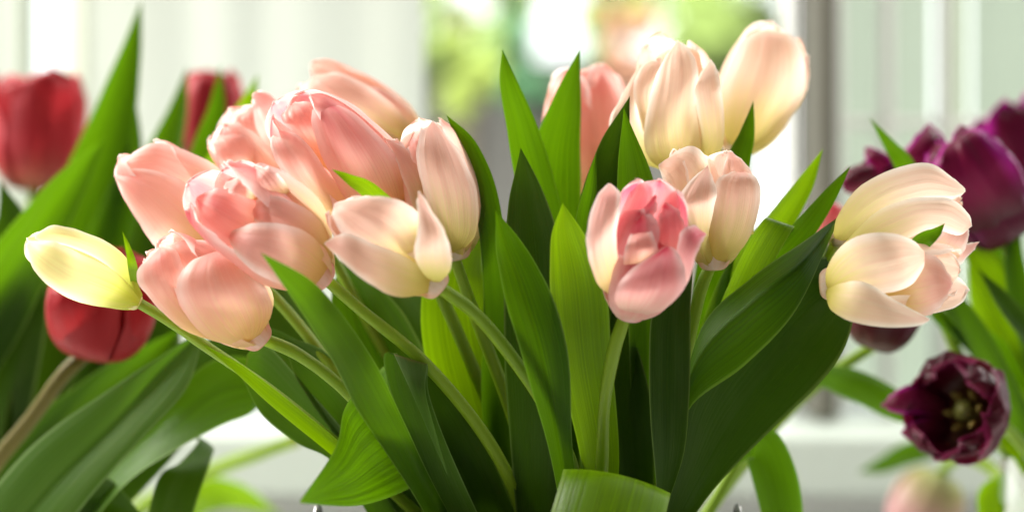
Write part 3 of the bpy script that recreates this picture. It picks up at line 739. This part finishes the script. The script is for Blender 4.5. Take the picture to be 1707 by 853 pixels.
petal(v5, PURPLE, 1.13, 0, [(1590, 700), (1540, 690), (1500, 690), (1469, 676)], [(1580, 660), (1530, 640), (1495, 650), (1469, 674)])
petal(v5, PURPLE, 1.13, 0, [(1590, 730), (1550, 738), (1520, 735), (1502, 722)], [(1580, 690), (1545, 695), (1515, 705), (1502, 720)])
v6 = tulip('dark purple tulip peeping out below the lower cream tulip', [(1462, 574, 1.2), (1420, 600, 1.2), (1350, 650, 1.2), (1250, 760, 1.18), (1100, 960, 1.1)], 10)
flower(v6, (1452, 582), (1500, 440), 62, 1.14, PLUM, lean=0, phi0=0, opening=0.5, seed=78)
b1 = tulip('blurred pale pink tulip nodding at the bottom right', [(1566, 795, 1.42), (1588, 768, 1.41), (1620, 762, 1.4), (1680, 810, 1.38), (1760, 960, 1.3)], 10)
flower(b1, (1572, 790), (1508, 912), 62, 1.42, MUTED, lean=0, phi0=0, opening=0.4, seed=80)
b2 = tulip('small coral red tulip glimpsed between leaves left of the cream pair', [(1372, 402, 1.18), (1362, 470, 1.17), (1300, 640, 1.14), (1120, 960, 1.08)], 9)
flower(b2, (1370, 405), (1386, 335), 30, 1.18, DEEP, lean=0, phi0=0, opening=0.5, seed=82)
for args in (
    (v1, [(1800, 900, 1.2, 40, 0), (1760, 680, 1.18, 60, 0), (1690, 520, 1.17, 66, 0), (1640, 440, 1.17, 50, 0), (1600, 400, 1.17, 0, 0)], BRIGHT, .25),
    (v1, [(1790, 920, 1.2, 40, 0), (1700, 700, 1.17, 44, 20), (1630, 560, 1.15, 40, 20), (1570, 480, 1.14, 34, 20), (1540, 440, 1.14, 0, 0)], LEAF, .25),
    (v3, [(1780, 900, 1.22, 40, 0), (1690, 640, 1.2, 30, 0), (1640, 520, 1.2, 36, 20), (1612, 440, 1.2, 0, 10)], BRIGHT, .25),
    (v2, [(1800, 820, 1.2, 40, 0), (1740, 600, 1.15, 34, 30), (1680, 510, 1.14, 30, 30), (1628, 446, 1.14, 0, 20)], DARK, .3),
    (v5, [(1790, 720, 1.2, 30, 0), (1700, 620, 1.19, 40, 0), (1620, 560, 1.18, 46, 0), (1540, 510, 1.18, 0, 0)], LEAF, .25),
    (v6, [(1250, 700, 1.2, 20, 0), (1350, 632, 1.19, 30, 0), (1420, 640, 1.18, 52, 0), (1500, 680, 1.18, 46, 0), (1550, 712, 1.18, 0, 0)], LEAF, -.25),
    (v5, [(1790, 800, 1.35, 30, 0), (1640, 730, 1.45, 30, 0), (1530, 750, 1.46, 40, 0), (1470, 775, 1.47, 26, 0), (1430, 786, 1.48, 0, 0)], LEAF, .2),
    (v5, [(1780, 980, 1.22, 60, 0), (1700, 900, 1.22, 90, 0), (1662, 830, 1.23, 70, 0), (1668, 790, 1.24, 0, 0)], BRIGHT, .25),
):
    blade('leaf', args[1], args[2], args[0], args[3])
gv = empty('glass_vase', at(1790, 1250, 1.2), 'clear glass vase holding the purple tulips, rim at the right edge', 'vase')
c = at(1790, 760, 1.2)
lathe('body', c, [(0.0, -0.297), (0.034, -0.297), (0.036, -0.29), (0.036, -0.1), (0.039, c.z), (0.0375, c.z + .001), (0.0345, -0.1), (0.0345, -0.285), (0, -0.285)], glass_mat('vase_glass', (0.93, 0.97, 0.95), 0.12), gv)

# ------------------------------------------------------------------ folded and curled leaves
loft('leaf', [(960, 960, .99), (944, 820, .955), (940, 783, .94), (934, 800, .925), (905, 900, .91)],
     [(1100, 960, .99), (1112, 850, .955), (1117, 822, .94), (1114, 838, .925), (1090, 930, .91)], BRIGHT, p8, -.05,
     mid=[(1030, 960, .985), (1028, 825, .948), (1030, 791, .930), (1024, 808, .915), (995, 915, .90)], arch=True)
loft('leaf', [(640, 610, 1.02), (600, 645, .995), (573, 684, .955), (558, 748, .925), (500, 834, .88)],
     [(760, 760, 1.02), (706, 800, 1.0), (650, 828, .965), (588, 843, .925), (501, 838, .88)], LEAF, p3, .12)
loft('leaf', [(1170, 580, 1.0), (1232, 435, .99), (1273, 366, .985), (1290, 372, 1.0), (1310, 385, 1.01)],
     [(1240, 540, 1.0), (1288, 440, .99), (1322, 381, .985), (1322, 384, 1.0), (1312, 392, 1.01)], BRIGHT, p14, .1)
loft('leaf', [(800, 1000, 1.0), (725, 853, .985), (685, 740, .975), (650, 650, .965), (640, 592, .96), (662, 588, .965)],
     [(870, 1000, 1.0), (796, 853, .985), (745, 740, .975), (715, 655, .965), (712, 606, .96), (690, 640, .95)], GREY, p5, .25)
f3 = p3; f4 = p4; f5 = p5; f6 = p6

# ------------------------------------------------------------------ the petals that show, flower by flower
f1 = by('peach pink tulip with ragged'); f2 = by('peach pink tulip with one'); f14 = by('cream peach tulip at the right, upper'); f16 = p14
petal(f1, PINK, 1.03, 1, [(352, 428), (300, 425), (258, 410), (230, 368), (204, 322), (190, 294)], [(356, 420), (362, 375), (326, 318), (280, 290), (225, 280), (190, 292)])
petal(f1, PINK, 1.03, 0, [(356, 420), (310, 360), (262, 320), (215, 295), (204, 282)], [(362, 415), (388, 330), (370, 285), (320, 255), (262, 238), (222, 255), (204, 280)])
petal(f2, PINK, .96, 2, [(408, 578), (345, 562), (302, 512), (295, 470), (318, 436), (356, 418)], [(424, 572), (452, 526), (448, 490), (424, 455), (394, 428), (356, 417)], ruf=.5)
petal(f2, PINK, .96, 1, [(398, 580), (310, 552), (262, 510), (230, 472), (236, 440), (268, 412)], [(405, 560), (340, 520), (312, 480), (305, 445), (292, 415), (268, 410)])
petal(f2, PINK, .96, 0, [(425, 565), (340, 500), (280, 440), (272, 415), (300, 402)], [(440, 560), (455, 490), (410, 430), (350, 402), (300, 400)])
petal(f3, ROSE, .945, 1, [(530, 462), (430, 430), (368, 402), (336, 368), (327, 332)], [(535, 440), (455, 362), (402, 325), (362, 314), (328, 328)], ruf=1.5)
petal(f3, PINK, .945, 3, [(535, 472), (490, 478), (440, 462), (400, 432), (377, 392)], [(550, 452), (526, 398), (472, 373), (418, 373), (377, 390)], ruf=.6)
petal(f3, PINK, .945, 2, [(540, 456), (490, 410), (445, 380), (416, 360)], [(556, 430), (530, 365), (474, 330), (436, 328), (416, 356)])
petal(f3, ROSE, .945, 0, [(530, 440), (440, 350), (400, 318), (380, 300)], [(556, 420), (545, 350), (490, 295), (440, 274), (418, 284), (382, 298)], ruf=2)
petal(f3, PINK, .945, 2, [(440, 335), (410, 330), (385, 322), (374, 310)], [(450, 320), (430, 304), (402, 294), (376, 304)], ruf=1.5)
petal(f3, PINK, .945, 2, [(460, 345), (436, 330), (424, 304), (420, 282)], [(490, 335), (475, 305), (452, 282), (424, 276)], ruf=2)
petal(f4, PINK, 1.05, 1, [(485, 335), (392, 300), (366, 275), (356, 240), (364, 226)], [(495, 310), (450, 275), (426, 240), (402, 221), (366, 225)])
petal(f4, PINK, 1.05, 0, [(490, 330), (425, 260), (390, 220), (386, 200), (420, 179)], [(505, 310), (480, 255), (465, 215), (448, 185), (422, 178)], ruf=1.6)
petal(f5, ROSE, .995, 2, [(660, 368), (598, 356), (550, 290), (526, 230), (520, 188), (536, 168)], [(670, 358), (676, 312), (662, 264), (627, 222), (582, 184), (538, 167)], ruf=.7)
petal(f5, PINK, .995, 2, [(610, 390), (525, 350), (484, 305), (458, 264), (450, 234), (460, 218)], [(625, 370), (590, 330), (548, 290), (518, 245), (488, 220), (462, 217)])
petal(f5, PINK, .995, 1, [(590, 320), (520, 260), (486, 220), (468, 196), (486, 174)], [(600, 300), (560, 245), (540, 205), (524, 174), (490, 171)], ruf=2)
petal(f6, BLUSH, 1.08, 1, [(702, 268), (612, 224), (530, 178), (506, 152), (520, 128)], [(706, 258), (690, 216), (655, 174), (612, 142), (566, 122), (524, 126)])
petal(f6, PINK, 1.08, 0, [(704, 262), (660, 212), (622, 175), (602, 150)], [(714, 258), (698, 204), (668, 168), (632, 146), (604, 146)])
petal(p7, BLUSH, .99, 2, [(750, 428), (722, 375), (704, 312), (694, 262), (700, 224), (720, 203)], [(760, 428), (793, 390), (797, 336), (784, 286), (757, 240), (722, 201)])
petal(p7, BLUSH, .99, 1, [(738, 425), (695, 355), (670, 295), (655, 256), (638, 229)], [(745, 400), (722, 318), (700, 272), (672, 244), (639, 228)])
petal(p7, PINK, .99, 1, [(730, 380), (700, 300), (682, 262), (680, 238)], [(745, 360), (735, 290), (715, 235), (702, 212), (684, 232)], ruf=1.8)
petal(p8, BLUSH, .925, 1, [(716, 474), (645, 440), (582, 402), (555, 364), (558, 340)], [(722, 460), (704, 395), (694, 352), (645, 328), (592, 330), (562, 337)])
petal(p8, BLUSH, .925, 2, [(722, 486), (662, 495), (606, 466), (568, 434), (541, 408)], [(726, 466), (680, 430), (620, 404), (574, 388), (541, 404)], ruf=.7)
petal(p8, BLUSH, .925, 3, [(724, 474), (702, 450), (690, 422), (696, 384), (694, 344), (696, 319)], [(732, 472), (749, 452), (753, 425), (745, 392), (725, 358), (698, 318)])
petal(p10, CREAM, 1.03, 2, [(1135, 292), (1084, 268), (1073, 220), (1085, 155), (1102, 105), (1129, 68)], [(1142, 292), (1167, 250), (1161, 180), (1164, 122), (1150, 85), (1131, 68)])
petal(p10, CREAM, 1.03, 2, [(1152, 290), (1170, 240), (1163, 190), (1156, 152), (1166, 126), (1184, 100)], [(1172, 286), (1204, 246), (1207, 190), (1201, 140), (1195, 115), (1186, 100)])
petal(p10, CREAM, 1.03, 1, [(1130, 288), (1085, 245), (1064, 185), (1056, 142), (1070, 110), (1098, 96)], [(1135, 275), (1098, 222), (1092, 162), (1106, 112), (1100, 96)])
petal(p10, CREAM, 1.03, 0, [(1122, 290), (1050, 262), (1015, 215), (1033, 165), (1068, 105)], [(1128, 280), (1085, 242), (1064, 190), (1064, 140), (1072, 104)])
petal(p11, CREAM, 1.08, 1, [(1220, 254), (1202, 205), (1203, 150), (1222, 100), (1245, 62), (1278, 50)], [(1236, 256), (1280, 240), (1322, 190), (1342, 150), (1340, 95), (1318, 60), (1280, 49)], ruf=.8)
petal(p11, CREAM, 1.08, 0, [(1300, 200), (1320, 160), (1330, 120), (1345, 92)], [(1310, 205), (1340, 165), (1350, 125), (1347, 94)])
petal(p12, CREAM, .98, 0, [(1180, 444), (1142, 370), (1118, 332), (1105, 300), (1098, 277)], [(1192, 430), (1190, 345), (1186, 292), (1172, 256), (1150, 244), (1120, 257), (1098, 275)])
petal(p12, BLUSH, .98, 2, [(1180, 448), (1162, 405), (1142, 355), (1130, 332), (1152, 300), (1180, 276)], [(1192, 446), (1182, 395), (1189, 352), (1195, 326), (1190, 300), (1181, 275)])
petal(p12, BLUSH, .98, 1, [(1184, 448), (1180, 395), (1186, 342), (1194, 302), (1215, 288), (1234, 286)], [(1198, 447), (1243, 408), (1264, 355), (1267, 310), (1253, 291), (1236, 285)])
petal(p12, BLUSH, .98, 0, [(1200, 410), (1204, 330), (1206, 275), (1217, 252)], [(1256, 390), (1260, 310), (1243, 274), (1219, 252)])
petal(p13, PINK, .93, 2, [(1030, 500), (998, 476), (981, 430), (978, 385), (993, 330), (1015, 306)], [(1036, 494), (1032, 445), (1027, 400), (1032, 355), (1034, 325), (1018, 306)])
petal(p13, DEEP, .93, 3, [(1046, 527), (1028, 508), (1025, 488), (1040, 460), (1075, 432), (1112, 409)], [(1060, 528), (1104, 517), (1140, 482), (1142, 450), (1131, 421), (1114, 409)], ruf=.6)
petal(p13, DEEP, .93, 2, [(1075, 522), (1115, 475), (1126, 425), (1135, 388), (1155, 375), (1176, 388)], [(1092, 520), (1142, 478), (1160, 428), (1170, 405), (1177, 390)])
petal(p13, DEEP, .93, 1, [(1055, 470), (1036, 420), (1040, 380), (1066, 352), (1092, 326)], [(1090, 460), (1098, 400), (1092, 360), (1096, 340), (1094, 326)], ruf=1.6)
petal(p13, DEEP, .93, 1, [(1085, 470), (1096, 410), (1098, 370), (1104, 344)], [(1140, 440), (1146, 390), (1134, 352), (1108, 338)], ruf=1.6)
petal(p13, PINK, .93, 2, [(1058, 480), (1040, 440), (1044, 405), (1064, 378)], [(1092, 470), (1098, 425), (1088, 392), (1068, 376)], ruf=1.2)
tube('stamen', [(1094, 405, .914), (1094, 385, .911), (1089, 368, .912)], 4, plain('anther_orange', (0.62, 0.30, 0.04), 0.7, scale=300), p13, n=12)
petal(f14, CREAM, .995, 0, [(1394, 414), (1391, 370), (1432, 312), (1490, 282), (1545, 272), (1590, 296), (1609, 316)], [(1400, 416), (1432, 390), (1490, 352), (1545, 335), (1590, 332), (1609, 320)])
petal(f14, CREAM, .985, 1, [(1400, 414), (1425, 386), (1465, 350), (1520, 331), (1580, 330), (1612, 352), (1620, 373)], [(1405, 418), (1440, 415), (1500, 404), (1545, 384), (1575, 386), (1600, 392), (1620, 377)])
petal(f14, PINK, .995, 0, [(1530, 445), (1556, 402), (1585, 372), (1612, 366)], [(1575, 450), (1602, 425), (1616, 396), (1614, 370)])
petal(f14, PINK, 1.0, 0, [(1540, 442), (1580, 412), (1610, 406), (1632, 403)], [(1555, 452), (1590, 446), (1614, 428), (1632, 405)])
petal(f16, CREAM, .95, 2, [(1377, 484), (1379, 445), (1412, 402), (1465, 387), (1515, 397), (1547, 424)], [(1380, 500), (1415, 490), (1460, 490), (1510, 480), (1535, 455), (1547, 427)], ruf=.7)
petal(f16, CREAM, .95, 3, [(1375, 484), (1400, 472), (1442, 470), (1492, 500), (1550, 531)], [(1377, 494), (1386, 517), (1420, 536), (1475, 545), (1530, 543), (1550, 534)], ruf=.6)
petal(f16, PINK, .95, 1, [(1470, 480), (1515, 432), (1558, 426), (1582, 455), (1587, 470)], [(1480, 505), (1525, 528), (1560, 517), (1580, 492), (1587, 472)], ruf=1.3)
# broad leaves of the right side
loft('leaf', [(1080, 930, 1.0), (1130, 780, .99), (1152, 660, .985), (1250, 520, .985), (1345, 435, .99), (1400, 430, 1.0)],
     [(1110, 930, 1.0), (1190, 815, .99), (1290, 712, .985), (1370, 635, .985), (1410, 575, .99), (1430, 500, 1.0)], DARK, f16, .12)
loft('leaf', [(1120, 760, .985), (1165, 555, .975), (1250, 465, .97), (1340, 402, .97), (1394, 364, .975)],
     [(1130, 780, .985), (1150, 680, .97), (1240, 610, .955), (1325, 520, .955), (1390, 385, .975)], LEAF, f16, .05,
     mid=[(1124, 770, .98), (1160, 605, .965), (1255, 502, .955), (1335, 440, .955), (1393, 368, .975)])
blade('leaf', [(700, 900, 1.06, 60, 0), (620, 740, 1.07, 120, 0), (540, 600, 1.08, 130, 0), (480, 510, 1.09, 100, 0), (450, 440, 1.1, 0, 0)], DARK, f1, .15)
blade('leaf', [(740, 930, 1.03, 40, 0), (660, 800, 1.02, 60, 0), (590, 700, 1.015, 80, 0), (520, 610, 1.01, 66, 0), (470, 560, 1.015, 0, 0)], GREY, f2, .2)

loft('leaf', [(690, 900, 1.03), (590, 740, 1.015), (510, 645, 1.01), (440, 570, 1.01), (412, 590, 1.01)],
     [(640, 900, 1.03), (560, 775, 1.015), (495, 738, 1.01), (436, 690, 1.01), (404, 630, 1.01)], GREY, f2, .15)
loft('leaf', [(745, 790, .962), (706, 700, .952), (680, 640, .95), (656, 589, .957)],
     [(747, 792, .962), (721, 702, .95), (709, 650, .948), (713, 606, .955)], GREY, p5, -.12, n=16)

petal(r1, RED, 1.13, 2, [(150, 600), (96, 562), (79, 512), (98, 470), (138, 440)], [(168, 597), (190, 540), (184, 490), (162, 452), (142, 440)])
petal(r1, RED, 1.13, 1, [(165, 600), (190, 560), (200, 500), (214, 450)], [(188, 596), (238, 560), (258, 510), (246, 460), (217, 450)])

loft('leaf', [(-80, 900, 1.10), (50, 745, 1.085), (180, 650, 1.075), (280, 585, 1.07), (338, 548, 1.07)],
     [(50, 960, 1.08), (145, 835, 1.07), (232, 735, 1.065), (312, 645, 1.065), (340, 552, 1.07)], GREY, r1, -.10,
     mid=[(-10, 920, 1.09), (95, 800, 1.08), (195, 700, 1.075), (268, 616, 1.075), (339, 550, 1.07)])
loft('leaf', [(20, 960, 1.12), (160, 800, 1.11), (250, 700, 1.10), (345, 605, 1.10), (425, 600, 1.10), (437, 664, 1.10)],
     [(90, 960, 1.10), (200, 815, 1.09), (300, 745, 1.085), (370, 708, 1.085), (415, 690, 1.09), (438, 668, 1.10)], LEAF, r1, .10)
loft('leaf', [(180, 700, 1.14), (262, 735, 1.13), (330, 728, 1.12), (300, 770, 1.10), (262, 800, 1.09), (230, 930, 1.09)],
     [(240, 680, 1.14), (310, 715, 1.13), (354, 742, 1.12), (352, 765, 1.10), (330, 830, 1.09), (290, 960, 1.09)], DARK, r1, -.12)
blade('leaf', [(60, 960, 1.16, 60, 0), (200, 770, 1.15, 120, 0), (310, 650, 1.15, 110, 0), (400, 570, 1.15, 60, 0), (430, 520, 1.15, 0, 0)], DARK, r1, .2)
petal(f16, CREAM, .957, 0, [(1380, 505), (1374, 474), (1402, 432), (1450, 422)], [(1402, 522), (1440, 502), (1462, 470), (1455, 427)])
for pts, mat, own in (
    ([(1790, 920, 1.2, 40, 0), (1700, 700, 1.19, 38, 10), (1640, 590, 1.18, 36, 20), (1570, 530, 1.17, 26, 20), (1535, 500, 1.17, 0, 10)], LEAF, v2),
    ([(1800, 900, 1.2, 40, 0), (1742, 640, 1.17, 44, 10), (1702, 500, 1.16, 42, 20), (1690, 410, 1.16, 26, 20), (1702, 340, 1.16, 0, 10)], LEAF, v1),
    ([(1790, 940, 1.2, 40, 0), (1722, 780, 1.18, 40, 0), (1660, 710, 1.18, 28, 10), (1610, 690, 1.18, 0, 0)], BRIGHT, v3),
    ([(1795, 900, 1.22, 40, 0), (1720, 560, 1.22, 60, 0), (1670, 450, 1.22, 56, 0), (1630, 390, 1.22, 30, 0), (1610, 340, 1.22, 0, 0)], LEAF, v2),
):
    blade('leaf', pts, mat, own, .25)
